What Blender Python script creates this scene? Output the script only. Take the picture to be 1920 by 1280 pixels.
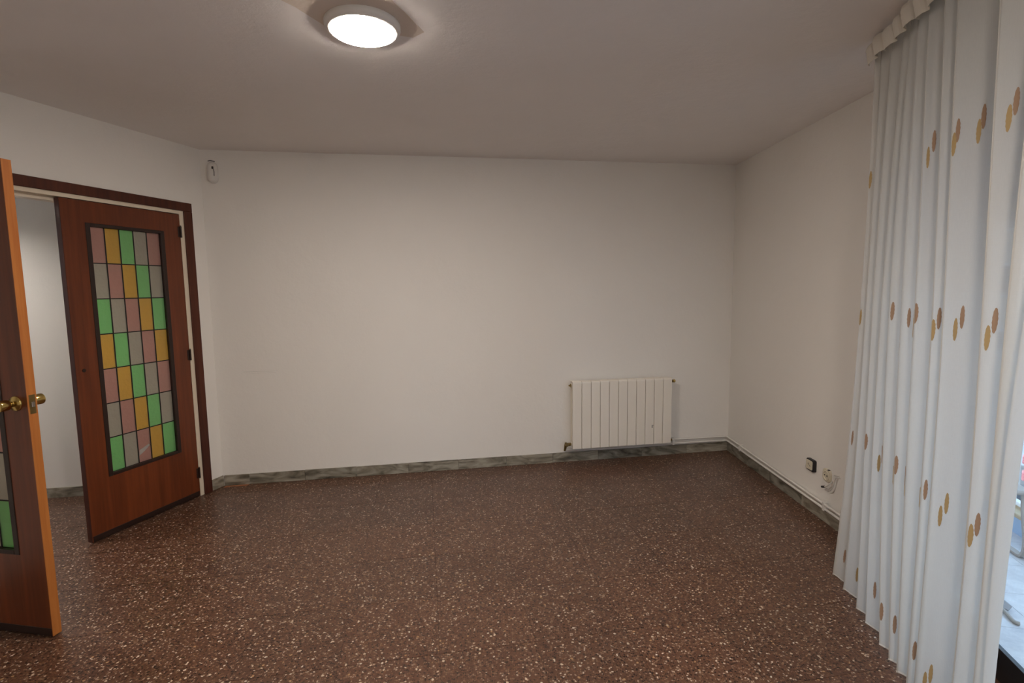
import bpy, bmesh, math, random
from mathutils import Matrix, Vector
random.seed(7)
for o in list(bpy.data.objects): bpy.data.objects.remove(o)
SC = bpy.context.scene
COL = SC.collection

# ---------------------------------------------------------------- camera
cam_d = bpy.data.cameras.new('camera'); cam = bpy.data.objects.new('camera', cam_d); COL.objects.link(cam)
cam_d.sensor_width = 36.0; cam_d.lens = 970.0/1920.0*36.0; cam_d.clip_start = .05; cam_d.clip_end = 200
_p, _r, CAM_H = .10248, -.01319, 1.47837
_fw = Vector((0, math.cos(_p), -math.sin(_p))); _up = Vector((0, math.sin(_p), math.cos(_p))); _rt = Vector((1, 0, 0))
_rt2 = _rt*math.cos(_r)+_up*math.sin(_r); _up2 = -_rt*math.sin(_r)+_up*math.cos(_r)
_M = Matrix.Identity(4)
for i in range(3):
    _M[i][0] = _rt2[i]; _M[i][1] = _up2[i]; _M[i][2] = -_fw[i]
_M[2][3] = CAM_H
cam.matrix_world = _M
SC.camera = cam

# ---------------------------------------------------------------- world, exposure
w = bpy.data.worlds.new('sky'); SC.world = w; w.use_nodes = True
nt = w.node_tree; nt.nodes.clear()
out = nt.nodes.new('ShaderNodeOutputWorld'); bg = nt.nodes.new('ShaderNodeBackground')
tc = nt.nodes.new('ShaderNodeTexCoord'); sp = nt.nodes.new('ShaderNodeSeparateXYZ'); cr = nt.nodes.new('ShaderNodeValToRGB')
nt.links.new(tc.outputs['Generated'], sp.inputs[0]); nt.links.new(sp.outputs['Z'], cr.inputs[0])
cr.color_ramp.elements[0].position = 0.0; cr.color_ramp.elements[0].color = (.79, .855, 1, 1)
cr.color_ramp.elements[1].position = .8; cr.color_ramp.elements[1].color = (.42, .64, 1, 1)
nt.links.new(cr.outputs[0], bg.inputs[0]); bg.inputs[1].default_value = SKY = 3.7
nt.links.new(bg.outputs[0], out.inputs[0])
LAMP = 176.0
LAMP_COL = (1.0, .89, .79)
vs = SC.view_settings
vs.view_transform = 'Standard'; vs.look = 'None'; vs.exposure = 0.14; vs.gamma = 1.0; vs.use_curve_mapping = False

# ---------------------------------------------------------------- helpers
def tag(o, label=None, cat=None, group=None, kind=None):
    if label: o['label'] = label
    if cat: o['category'] = cat
    if group: o['group'] = group
    if kind: o['kind'] = kind
    return o

def frame(origin, xdir, z=0.0):
    """local x along xdir, y = up cross x, z up"""
    x = Vector((xdir[0], xdir[1], 0)).normalized(); y = Vector((0, 0, 1)).cross(x)
    M = Matrix.Identity(4)
    for i in range(3):
        M[i][0] = x[i]; M[i][1] = y[i]; M[i][2] = (0, 0, 1)[i]
    M[0][3] = origin[0]; M[1][3] = origin[1]; M[2][3] = z
    return M

def empty(name, M, **k):
    o = bpy.data.objects.new(name, None); COL.objects.link(o); o.matrix_world = M; o.empty_display_size = .1
    return tag(o, **k)

class MB:
    def __init__(s): s.bm = bmesh.new()
    def box(s, x0, x1, y0, y1, z0, z1, bev=0, seg=1, M=None):
        b = bmesh.new(); bmesh.ops.create_cube(b, size=1)
        for v in b.verts:
            v.co = Vector(((x0+x1)/2+v.co.x*(x1-x0), (y0+y1)/2+v.co.y*(y1-y0), (z0+z1)/2+v.co.z*(z1-z0)))
        if bev: bmesh.ops.bevel(b, geom=b.edges[:], offset=bev, segments=seg, affect='EDGES', profile=.6)
        return s.add(b, M)
    def add(s, b, M=None):
        if M is not None: bmesh.ops.transform(b, matrix=M, verts=b.verts)
        me = bpy.data.meshes.new('t'); b.to_mesh(me); b.free(); s.bm.from_mesh(me); bpy.data.meshes.remove(me)
        return s
    def lathe(s, prof, M=None, n=32):
        """prof = [(r, z)...] spun around local z"""
        b = bmesh.new(); rings = []
        for r, z in prof:
            rings.append([b.verts.new((r*math.cos(2*math.pi*k/n), r*math.sin(2*math.pi*k/n), z)) for k in range(n)] if r > 1e-6 else [b.verts.new((0, 0, z))])
        for a, c in zip(rings, rings[1:]):
            for k in range(n):
                k2 = (k+1) % n
                if len(a) == 1 and len(c) == 1: continue
                if len(a) == 1: b.faces.new((a[0], c[k2], c[k]))
                elif len(c) == 1: b.faces.new((a[k], a[k2], c[0]))
                else: b.faces.new((a[k], a[k2], c[k2], c[k]))
        if len(rings[0]) > 1: b.faces.new(rings[0])
        if len(rings[-1]) > 1: b.faces.new(rings[-1])
        bmesh.ops.recalc_face_normals(b, faces=b.faces[:])
        return s.add(b, M)
    def tube(s, pts, r, n=10, M=None):
        pts = [Vector(p) for p in pts]; b = bmesh.new(); rings = []
        prev = None
        for i, p in enumerate(pts):
            d = (pts[min(i+1, len(pts)-1)]-pts[max(i-1, 0)]).normalized()
            if prev is None:
                a = d.orthogonal().normalized()
            else:
                a = (prev-d*prev.dot(d)).normalized()
            prev = a; c = d.cross(a)
            rr = r[i] if isinstance(r, (list, tuple)) else r
            rings.append([b.verts.new(p+(a*math.cos(2*math.pi*k/n)+c*math.sin(2*math.pi*k/n))*rr) for k in range(n)])
        for a, c in zip(rings, rings[1:]):
            for k in range(n): b.faces.new((a[k], a[(k+1) % n], c[(k+1) % n], c[k]))
        b.faces.new(rings[0]); b.faces.new(rings[-1])
        bmesh.ops.recalc_face_normals(b, faces=b.faces[:])
        return s.add(b, M)
    def prism(s, poly, z0, z1, M=None):
        b = bmesh.new(); lo = [b.verts.new((x, y, z0)) for x, y in poly]; hi = [b.verts.new((x, y, z1)) for x, y in poly]
        n = len(poly); b.faces.new(lo); b.faces.new(hi)
        for k in range(n): b.faces.new((lo[k], lo[(k+1) % n], hi[(k+1) % n], hi[k]))
        bmesh.ops.recalc_face_normals(b, faces=b.faces[:])
        return s.add(b, M)
    def mesh(s, name, mat, smooth=False):
        me = bpy.data.meshes.new(name); s.bm.to_mesh(me); s.bm.free()
        if mat: me.materials.append(mat)
        if smooth:
            for p in me.polygons: p.use_smooth = True
            me.set_sharp_from_angle(angle=math.radians(40))
        return me
    def build(s, name, mat, parent=None, M=None, smooth=False):
        return obj(name, s.mesh(name, mat, smooth), parent, M)

def obj(name, me, parent=None, M=None):
    o = bpy.data.objects.new(name, me); COL.objects.link(o)
    if parent is not None: o.parent = parent
    if M is not None:
        if parent is not None: o.matrix_local = M
        else: o.matrix_world = M
    return o

# ---------------------------------------------------------------- materials
def mat(name, col=(.5, .5, .5), rough=.5, metal=0, spec=.5, coat=0):
    m = bpy.data.materials.new(name); m.use_nodes = True; b = m.node_tree.nodes['Principled BSDF']
    b.inputs['Base Color'].default_value = (*col, 1); b.inputs['Roughness'].default_value = rough
    b.inputs['Metallic'].default_value = metal; b.inputs['Specular IOR Level'].default_value = spec; b.inputs['Coat Weight'].default_value = coat
    return m
def N(m, t, **k):
    n = m.node_tree.nodes.new(t)
    for a, v in k.items():
        if a.startswith('i_'): n.inputs[a[2:].replace('_', ' ')].default_value = v
        else: setattr(n, a, v)
    return n
def LK(m, a, b): m.node_tree.links.new(a, b)
def BS(m): return m.node_tree.nodes['Principled BSDF']
def ramp(m, fac, stops, interp='LINEAR'):
    r = N(m, 'ShaderNodeValToRGB'); r.color_ramp.interpolation = interp
    e = r.color_ramp.elements
    while len(e) < len(stops): e.new(.5)
    for el, (p, c) in zip(e, stops): el.position = p; el.color = (*c, 1)
    LK(m, fac, r.inputs[0]); return r.outputs[0]
def bump(m, h, strength=.2, dist=.01, nrm=None):
    b = N(m, 'ShaderNodeBump'); b.inputs['Strength'].default_value = strength; b.inputs['Distance'].default_value = dist
    LK(m, h, b.inputs['Height'])
    if nrm: LK(m, nrm, b.inputs['Normal'])
    LK(m, b.outputs[0], BS(m).inputs['Normal']); return b.outputs[0]
def pos(m, scale=(1, 1, 1), local=False):
    src = N(m, 'ShaderNodeTexCoord').outputs['Object'] if local else N(m, 'ShaderNodeNewGeometry').outputs['Position']
    mp = N(m, 'ShaderNodeMapping'); mp.inputs['Scale'].default_value = scale; LK(m, src, mp.inputs[0]); return mp.outputs[0]
def noise(m, v, scale, detail=3, rough=.5):
    n = N(m, 'ShaderNodeTexNoise'); n.inputs['Scale'].default_value = scale; n.inputs['Detail'].default_value = detail; n.inputs['Roughness'].default_value = rough
    LK(m, v, n.inputs['Vector']); return n.outputs['Fac']
def mixc(m, fac, a, b, mode='MIX'):
    x = N(m, 'ShaderNodeMix', data_type='RGBA', blend_type=mode)
    for s, v in ((0, fac), (6, a), (7, b)):
        if hasattr(v, 'links') or hasattr(v, 'is_linked'): LK(m, v, x.inputs[s])
        else: x.inputs[s].default_value = v if s == 0 else (*v, 1)
    return x.outputs[2]

def plaster(name, c1, c2, bs=.25, bump_scale=70):
    m = mat(name, c1, .85, spec=.25); p = pos(m)
    n = noise(m, p, 1.3, 4, .6)
    LK(m, ramp(m, n, [(.3, c1), (.7, c2)]), BS(m).inputs['Base Color'])
    h = noise(m, p, bump_scale, 4, .65); h2 = noise(m, p, 9, 2)
    b1 = N(m, 'ShaderNodeBump'); b1.inputs['Strength'].default_value = .25; b1.inputs['Distance'].default_value = .012; LK(m, h2, b1.inputs['Height'])
    bump(m, h, bs, .004, b1.outputs[0]); return m
M_wall = plaster('wall_paint', (.88, .855, .81), (.86, .835, .79))
M_ceil = plaster('ceiling_paint', (.90, .865, .84), (.865, .83, .805), .4, 45)
M_patch = plaster('bare_ceiling_plaster', (.78, .69, .60), (.72, .63, .55), .4, 45)
M_fill = plaster('filler', (.82, .80, .76), (.80, .78, .74), .1)

def wood(name, c1, c2, rough=.35, axis='z', scale=1.0):
    m = mat(name, c1, rough, spec=.4, coat=.15)
    sc = {'z': (26, 26, 1.1), 'x': (1.1, 26, 26)}[axis]
    p = pos(m, tuple(s*scale for s in sc), local=True)
    n = noise(m, p, 1.4, 6, .65); p2 = pos(m, (3, 3, .7), local=True); n2 = noise(m, p2, 1.2, 2)
    mx = N(m, 'ShaderNodeMath', operation='MULTIPLY_ADD'); LK(m, n2, mx.inputs[0]); mx.inputs[1].default_value = .6; LK(m, n, mx.inputs[2])
    LK(m, ramp(m, mx.outputs[0], [(.55, c2), (1.0, c1)]), BS(m).inputs['Base Color'])
    bump(m, n, .08, .002); BS(m).inputs['Coat Roughness'].default_value = .3
    return m
M_leaf = wood('varnished_sapele', (.195, .046, .012), (.095, .021, .006))
M_lit_edge = wood('lit_edge_wood', (.50, .19, .045), (.34, .10, .02))  # edge wood with lamplight put into its colour
M_dark = wood('dark_stained_wood', (.105, .026, .011), (.05, .012, .006))
BS(M_dark).inputs['Coat Weight'].default_value = 0; BS(M_dark).inputs['Roughness'].default_value = .6
M_bead = mat('dark_glazing_bead', (.022, .009, .006), .45)
M_jamb = mat('cream_jamb_paint', (.80, .70, .55), .5)
M_lead = mat('lead_came', (.02, .018, .016), .55, .3)

def marble():
    m = mat('grey_marble', (.4, .4, .37), .3)
    p = pos(m, (3, 3, 9)); oi = N(m, 'ShaderNodeObjectInfo')
    a = N(m, 'ShaderNodeVectorMath', operation='ADD'); LK(m, p, a.inputs[0])
    cb = N(m, 'ShaderNodeCombineXYZ'); mm = N(m, 'ShaderNodeMath', operation='MULTIPLY'); LK(m, oi.outputs['Random'], mm.inputs[0]); mm.inputs[1].default_value = 30
    LK(m, mm.outputs[0], cb.inputs[0]); LK(m, cb.outputs[0], a.inputs[1])
    n = N(m, 'ShaderNodeTexNoise'); n.inputs['Scale'].default_value = 1.6; n.inputs['Detail'].default_value = 7; n.inputs['Distortion'].default_value = 1.6; LK(m, a.outputs[0], n.inputs['Vector'])
    c = ramp(m, n.outputs['Fac'], [(.30, (.06, .054, .042)), (.42, (.175, .160, .130)), (.52, (.27, .25, .21)), (.66, (.38, .36, .315))])
    t = ramp(m, oi.outputs['Random'], [(0, (.72, .74, .72)), (1, (1.15, 1.12, 1.05))])
    LK(m, mixc(m, 1.0, c, t, 'MULTIPLY'), BS(m).inputs['Base Color']); return m
M_marble = marble()

def terrazzo():
    m = mat('red_terrazzo', (.13, .05, .03), .32, spec=.5)
    p = pos(m)
    nw = N(m, 'ShaderNodeTexNoise'); nw.inputs['Scale'].default_value = 90; nw.inputs['Detail'].default_value = 2; LK(m, p, nw.inputs['Vector'])
    dist = N(m, 'ShaderNodeVectorMath', operation='MULTIPLY_ADD'); LK(m, nw.outputs['Color'], dist.inputs[0]); dist.inputs[1].default_value = (.010, .010, .010); LK(m, p, dist.inputs[2])
    def chips(scale, r0, r1):
        v = N(m, 'ShaderNodeTexVoronoi', feature='F1', voronoi_dimensions='3D'); v.inputs['Scale'].default_value = scale; LK(m, dist.outputs[0], v.inputs['Vector'])
        s = N(m, 'ShaderNodeSeparateColor'); LK(m, v.outputs['Color'], s.inputs[0])
        mask = N(m, 'ShaderNodeMapRange'); mask.inputs['From Min'].default_value = r1; mask.inputs['From Max'].default_value = r0; LK(m, v.outputs['Distance'], mask.inputs[0])
        return s, mask.outputs[0]
    base_n = noise(m, p, 2.2, 3)
    base = ramp(m, base_n, [(.35, (.098, .046, .028)), (.65, (.122, .060, .036))])
    s0, k0 = chips(125, .46, .56)     # fine grains, all tones of brown
    fine = ramp(m, s0.outputs['Red'], [(0, (.022, .011, .008)), (.20, (.075, .034, .020)), (.42, (.115, .052, .031)), (.60, (.16, .078, .042)), (.76, (.21, .125, .078)), (.91, (.36, .26, .19)), (.97, (.52, .42, .33))], 'CONSTANT')
    c = mixc(m, k0, base, fine)
    s1, k1 = chips(70, .30, .40)      # larger cream and ochre chips
    big = ramp(m, s1.outputs['Green'], [(0, (.58, .46, .34)), (.5, (.40, .24, .12)), (.7, (.60, .52, .43)), (.9, (.05, .025, .02))], 'CONSTANT')
    g = N(m, 'ShaderNodeMath', operation='GREATER_THAN'); LK(m, s1.outputs['Red'], g.inputs[0]); g.inputs[1].default_value = .91
    f = N(m, 'ShaderNodeMath', operation='MULTIPLY'); LK(m, g.outputs[0], f.inputs[0]); LK(m, k1, f.inputs[1])
    c = mixc(m, f.outputs[0], c, big)
    oi = N(m, 'ShaderNodeObjectInfo'); t = ramp(m, oi.outputs['Random'], [(0, (.93, .94, .94)), (1, (1.06, 1.04, 1.02))])
    c = mixc(m, 1.0, c, t, 'MULTIPLY')
    LK(m, c, BS(m).inputs['Base Color'])
    r = noise(m, p, 5, 3); rr = N(m, 'ShaderNodeMapRange'); rr.inputs['To Min'].default_value = .30; rr.inputs['To Max'].default_value = .44; LK(m, r, rr.inputs[0]); LK(m, rr.outputs[0], BS(m).inputs['Roughness'])
    return m
M_terr = terrazzo()
M_grout = mat('dark_joint', (.05, .025, .018), .8)

def glass_pane(name, col, tr=.55):
    """cathedral glass: textured, half clear half milky"""
    m = bpy.data.materials.new(name); m.use_nodes = True; nt = m.node_tree; nt.nodes.clear()
    o = nt.nodes.new('ShaderNodeOutputMaterial')
    def n(t): return nt.nodes.new(t)
    tl = n('ShaderNodeBsdfTranslucent'); tl.inputs[0].default_value = (*col, 1)
    df = n('ShaderNodeBsdfDiffuse'); df.inputs[0].default_value = (*col, 1)
    rf = n('ShaderNodeBsdfRefraction'); rf.inputs[0].default_value = (*col, 1); rf.inputs['Roughness'].default_value = .45; rf.inputs['IOR'].default_value = 1.05
    gl = n('ShaderNodeBsdfGlossy'); gl.inputs['Roughness'].default_value = .22
    m1 = n('ShaderNodeMixShader'); m1.inputs[0].default_value = .5; nt.links.new(tl.outputs[0], m1.inputs[1]); nt.links.new(df.outputs[0], m1.inputs[2])
    m2 = n('ShaderNodeMixShader'); m2.inputs[0].default_value = tr; nt.links.new(m1.outputs[0], m2.inputs[1]); nt.links.new(rf.outputs[0], m2.inputs[2])
    m3 = n('ShaderNodeMixShader'); m3.inputs[0].default_value = .05; nt.links.new(m2.outputs[0], m3.inputs[1]); nt.links.new(gl.outputs[0], m3.inputs[2])
    nz = n('ShaderNodeTexNoise'); nz.inputs['Scale'].default_value = 55; nz.inputs['Detail'].default_value = 2
    tcx = n('ShaderNodeTexCoord'); nt.links.new(tcx.outputs['Object'], nz.inputs['Vector'])
    bp = n('ShaderNodeBump'); bp.inputs['Strength'].default_value = .5; bp.inputs['Distance'].default_value = .004; nt.links.new(nz.outputs['Fac'], bp.inputs['Height'])
    for s in (rf, gl, df): nt.links.new(bp.outputs[0], s.inputs['Normal'])
    nt.links.new(m3.outputs[0], o.inputs[0]); return m
M_glass = [glass_pane('pink_glass', (.74, .50, .44)), glass_pane('yellow_glass', (.88, .65, .20)), glass_pane('green_glass', (.45, .82, .42)), glass_pane('grey_glass', (.68, .65, .57))]

def clear_glass(name, tint=(.93, .97, .97)):
    m = bpy.data.materials.new(name); m.use_nodes = True; nt = m.node_tree; nt.nodes.clear()
    o = nt.nodes.new('ShaderNodeOutputMaterial'); a = nt.nodes.new('ShaderNodeBsdfTransparent'); a.inputs[0].default_value = (*tint, 1)
    g = nt.nodes.new('ShaderNodeBsdfGlossy'); g.inputs['Roughness'].default_value = .02
    lw = nt.nodes.new('ShaderNodeLayerWeight'); pw = nt.nodes.new('ShaderNodeMath'); pw.operation = 'POWER'; pw.inputs[1].default_value = 5; nt.links.new(lw.outputs['Facing'], pw.inputs[0])
    f = nt.nodes.new('ShaderNodeMath'); f.operation = 'MULTIPLY_ADD'; f.inputs[1].default_value = .9; f.inputs[2].default_value = .04; nt.links.new(pw.outputs[0], f.inputs[0])
    x = nt.nodes.new('ShaderNodeMixShader'); nt.links.new(f.outputs[0], x.inputs[0]); nt.links.new(a.outputs[0], x.inputs[1]); nt.links.new(g.outputs[0], x.inputs[2]); nt.links.new(x.outputs[0], o.inputs[0])
    return m
M_clear = clear_glass('window_glass')

def sheer():
    m = bpy.data.materials.new('sheer_voile'); m.use_nodes = True; nt = m.node_tree; nt.nodes.clear()
    def n(t): return nt.nodes.new(t)
    o = n('ShaderNodeOutputMaterial')
    c = (.72, .71, .675, 1)
    tl = n('ShaderNodeBsdfTranslucent'); tl.inputs[0].default_value = c; df = n('ShaderNodeBsdfDiffuse'); df.inputs[0].default_value = c
    tp = n('ShaderNodeBsdfTransparent'); tp.inputs[0].default_value = (1, 1, 1, 1)
    a = n('ShaderNodeMixShader'); a.inputs[0].default_value = .45; nt.links.new(df.outputs[0], a.inputs[1]); nt.links.new(tl.outputs[0], a.inputs[2])
    # slubby weave varies how open the cloth is
    uv = n('ShaderNodeUVMap'); mp = n('ShaderNodeMapping'); mp.inputs['Scale'].default_value = (900, 40, 1); nt.links.new(uv.outputs[0], mp.inputs[0])
    nz = n('ShaderNodeTexNoise'); nz.inputs['Scale'].default_value = 1; nz.inputs['Detail'].default_value = 2; nt.links.new(mp.outputs[0], nz.inputs['Vector'])
    mp2 = n('ShaderNodeMapping'); mp2.inputs['Scale'].default_value = (40, 1100, 1); nt.links.new(uv.outputs[0], mp2.inputs[0])
    nz2 = n('ShaderNodeTexNoise'); nz2.inputs['Scale'].default_value = 1; nz2.inputs['Detail'].default_value = 2; nt.links.new(mp2.outputs[0], nz2.inputs['Vector'])
    ad = n('ShaderNodeMath'); ad.operation = 'ADD'; nt.links.new(nz.outputs['Fac'], ad.inputs[0]); nt.links.new(nz2.outputs['Fac'], ad.inputs[1])
    mr = n('ShaderNodeMapRange'); mr.inputs['From Min'].default_value = .6; mr.inputs['From Max'].default_value = 1.4; mr.inputs['To Min'].default_value = .02; mr.inputs['To Max'].default_value = .08; nt.links.new(ad.outputs[0], mr.inputs[0])
    b = n('ShaderNodeMixShader'); nt.links.new(mr.outputs[0], b.inputs[0]); nt.links.new(a.outputs[0], b.inputs[1]); nt.links.new(tp.outputs[0], b.inputs[2])
    nt.links.new(b.outputs[0], o.inputs[0]); return m
M_sheer = sheer()
def cloth_mat(name, col, tl=.3):
    m = bpy.data.materials.new(name); m.use_nodes = True; nt = m.node_tree; nt.nodes.clear()
    o = nt.nodes.new('ShaderNodeOutputMaterial'); t = nt.nodes.new('ShaderNodeBsdfTranslucent'); d = nt.nodes.new('ShaderNodeBsdfDiffuse'); x = nt.nodes.new('ShaderNodeMixShader')
    t.inputs[0].default_value = (*col, 1); d.inputs[0].default_value = (*col, 1); x.inputs[0].default_value = tl
    nt.links.new(d.outputs[0], x.inputs[1]); nt.links.new(t.outputs[0], x.inputs[2]); nt.links.new(x.outputs[0], o.inputs[0]); return m
M_tape = cloth_mat('curtain_tape', (.80, .76, .68), .15)
M_hem = cloth_mat('curtain_hem', (.86, .85, .81), .35)
M_ochre = cloth_mat('ochre_thread', (.50, .36, .18), .3)
M_brown = cloth_mat('brown_thread', (.42, .28, .19), .3)

M_rad = mat('radiator_enamel', (.88, .83, .74), .35)
M_pipe = mat('pipe_paint', (.80, .78, .74), .35)
M_brass = mat('polished_brass', (.62, .46, .16), .22, 1)
M_brassd = mat('aged_brass', (.30, .22, .09), .4, 1)
M_black = mat('black_plastic', (.012, .010, .012), .4)
M_white = mat('white_plastic', (.78, .76, .72), .4)
M_ivory = mat('ivory_plastic', (.70, .64, .50), .4)
M_alu = mat('black_aluminium', (.012, .012, .014), .35, .2)
M_cable = mat('grey_cable', (.62, .59, .54), .5)
M_steel = mat('steel', (.45, .44, .42), .3, 1)
def emis(name, col, s):
    m = bpy.data.materials.new(name); m.use_nodes = True; b = m.node_tree.nodes['Principled BSDF']
    b.inputs['Base Color'].default_value = (.9, .9, .9, 1); b.inputs['Emission Color'].default_value = (*col, 1); b.inputs['Emission Strength'].default_value = s; return m
# ---------------------------------------------------------------- room plan (metres)
H = 2.5
L = Vector((-2.23103, 3.84422)); R = Vector((1.93435, 4.54893))
dl = Vector((-.29148, -.95658)); dr = Vector((.00931, -.99996)); db = Vector((.98599, .16681)); dw = Vector((-.2430, -.9700))
FB = frame(L, db)          # back wall: x along, -y into the room
FR = frame(R, dr)          # right wall: x towards the camera side, -y into the room
FL = frame(L, dl)          # left wall: x towards the camera side, +y into the room
W0 = R+dr*1.74             # end of right wall, start of the balcony door
WP = Vector((1.80, 1.80))  # a point of the balcony door plane
ws = (W0.y-WP.y)/dw.y
WO = WP+dw*ws              # start of the balcony door plane
FW = frame(WO, dw)         # window plane: y outward
BACK = -1.7
WLEN = (WO.y-BACK)/.97

# ---------------------------------------------------------------- structure: walls, ceiling
o = MB().box(-2.6, 4.5, 0, .2, 0, H).build('wall_back', M_wall, M=FB); tag(o, 'long plain off-white back wall behind the radiator', 'wall', kind='structure'); wall_back = o
# thin scraped filler stroke left of centre, two thin ridges
f = MB().box(.19, .445, -.0022, 0, .874, .879, .001).box(.24, .43, -.0022, 0, .862, .866, .001)
f.build('filler_patch', M_fill, wall_back)
m = MB(); S0, S1, ZT = .15, 1.745, 2.07
m.box(0, S0, -.11, 0, 0, H).box(S0, S1, -.11, 0, ZT, H).box(S1, 6.2, -.11, 0, 0, H)
o = m.build('wall_left', M_wall, M=FL); tag(o, 'off-white left wall holding the double doorway', 'wall', kind='structure')
o = MB().box(0, 1.74, 0, .25, 0, H).build('wall_right', M_wall, M=FR); tag(o, 'off-white right wall with the two sockets', 'wall', kind='structure')
m = MB().box(0, 3.3, 0, .16, 2.30, H).box(0, .60, 0, .16, 0, 2.30).box(3.1, WLEN+.2, 0, .16, 0, H)
m.box(-.02, 0.0, -.10, .25, 0, H)
o = m.build('wall_window', M_wall, M=FW); tag(o, 'off-white window wall behind the curtain, lintel and far pier', 'wall', kind='structure')
o = MB().box(-5.4, 1.4, BACK-.15, BACK, 0, H).build('wall_rear', M_wall); tag(o, 'plain wall behind the viewpoint', 'wall', kind='structure')
o = MB().box(-5.45, -5.3, BACK, 3.5, 0, H).build('wall_hall', M_wall); tag(o, 'far side wall of the hallway', 'wall', kind='structure')
ceil = MB().prism([(-5.5, BACK-.15), (1.5, BACK-.15), (2.25, 2.75), (2.15, 4.9), (-5.5, 3.6)], H, H+.2).build('ceiling', M_ceil)
tag(ceil, 'grey-white textured plaster ceiling', 'ceiling', kind='structure')
MB().prism([(-.90, 1.66), (-.797, 1.94), (-.769, 1.982), (-.74, 2.05), (-.705, 2.13), (-.60, 2.19), (-.45, 2.20), (-.387, 2.225), (-.335, 2.181), (-.373, 2.051), (-.409, 1.949), (-.44, 1.66)][::-1], H-.0012, H).build('bare_patch', M_patch, ceil)

# ---------------------------------------------------------------- floor of terrazzo tiles
floor = MB().prism([(-5.4, BACK), (1.0, BACK), (2.04, 2.8), (1.94, 4.56), (-5.4, 3.33)], -.08, -.0012).build('floor', M_grout)
tag(floor, 'speckled reddish-brown terrazzo tiled floor', 'floor', kind='structure')
def clip(poly, p, nrm):
    outp = []
    for i in range(len(poly)):
        a, b = poly[i], poly[(i+1) % len(poly)]; da = (a-p).dot(nrm); dbb = (b-p).dot(nrm)
        if da <= 0: outp.append(a)
        if (da < 0 < dbb) or (dbb < 0 < da): outp.append(a+(b-a)*(da/(da-dbb)))
    return outp
nb = Vector((-db.y, db.x)); nr = Vector((-dr.y, dr.x)); nw = Vector((-dw.y, dw.x))
g = .0009; T = .4; FBI = FB.inverted()
full = None
for i in range(-9, 7):
    for j in range(0, 10):
        s0 = 1.58+(i)*T; t1 = .03-.2*0-(j)*T+.0
        t1 = -2.17+5*T+.4-(j)*T+.0
        t0 = t1-T
        P = [Vector((s0+g, t0+g)), Vector((s0+T-g, t0+g)), Vector((s0+T-g, t1-g)), Vector((s0+g, t1-g))]
        W = [L+db*p.x+nb*p.y for p in P]
        cx = sum((v.x for v in W))/4
        n0 = len(W)
        Wc = clip(W, L, nb); 
        if Wc: Wc = clip(Wc, R, nr)
        if Wc: Wc = clip(Wc, WO, nw)
        if Wc: Wc = clip(Wc, Vector((-5.3, 0)), Vector((-1, 0)))
        if len(Wc) < 3: continue
        ar = abs(sum(Wc[k].x*Wc[(k+1) % len(Wc)].y-Wc[(k+1) % len(Wc)].x*Wc[k].y for k in range(len(Wc))))/2
        if ar < .0015: continue
        Mt = FB @ Matrix.Translation((s0+T/2, (t0+t1)/2, 0))
        if abs(ar-(T-2*g)**2) < 1e-6:
            if full is None:
                full = MB().box(-T/2+g, T/2-g, -T/2+g, T/2-g, -.02, 0).mesh('tile', M_terr)
            ob = obj('tile', full, floor)
        else:
            Mi = Mt.inverted(); loc = [Mi @ Vector((v.x, v.y, 0)) for v in Wc]
            ob = MB().prism([(v.x, v.y) for v in loc], -.02, 0).build('tile', M_terr, floor)
        ob.matrix_local = Mt
YN = None
# rear part of the floor, out of the photograph, one plain field up to the last tile row
tl = -2.17+5*T+.4-10*T
rear = [L+db*-4.2+nb*tl, L+db*4.6+nb*tl, Vector((1.6, BACK)), Vector((-5.3, BACK))]
rear = [rear[0], rear[1], Vector((2.2, BACK)), Vector((-5.6, BACK))]
rear = clip(clip(rear, WO, nw), Vector((-5.3, 0)), Vector((-1, 0)))
MB().prism([(v.x, v.y) for v in rear], -.02, 0).build('terrazzo_field', M_terr, floor)

# ---------------------------------------------------------------- marble skirting
BH = .082
def skirt(name, F, cuts, side, label, h=BH, z0=0.0):
    e = empty(name, F, label=label, cat='skirting board', kind='structure')
    for a, b in zip(cuts, cuts[1:]):
        y0, y1 = (-.010, -.0002) if side < 0 else (.0002, .010)
        MB().box(a+.0007, b-.0007, y0, y1, 0.0002, h+random.uniform(-.0012, .0012), .0015).build('marble_slab', M_marble, e)
    return e
sm_ = MB().prism([(.02, -.014), (.19, -.012), (.185, -.034), (.12, -.040), (.07, -.030), (.02, -.050)][::-1], .0002, .0014).build('filler_smear', mat('orange_filler', (.42, .17, .08), .7), wall_back)
skirt('baseboard_back', FB, [.012, .192, .60, .993, 1.395, 1.80, 2.20, 2.60, 3.0, 3.4, 3.82, 4.215], -1, 'grey veined marble skirting along the back wall')
skirt('baseboard_right', FR, [.0, .342, .769, 1.193, 1.60, 1.74], -1, 'grey veined marble skirting along the right wall')
skirt('baseboard_left', FL, [.0, .105], 1, 'short marble skirting piece beside the door casing')
skirt('baseboard_hall', FB, [-2.4, -2.0, -1.6, -1.2, -.81, -.42, -.13], -1, 'pale marble skirting seen through the doorway', .075)

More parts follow.
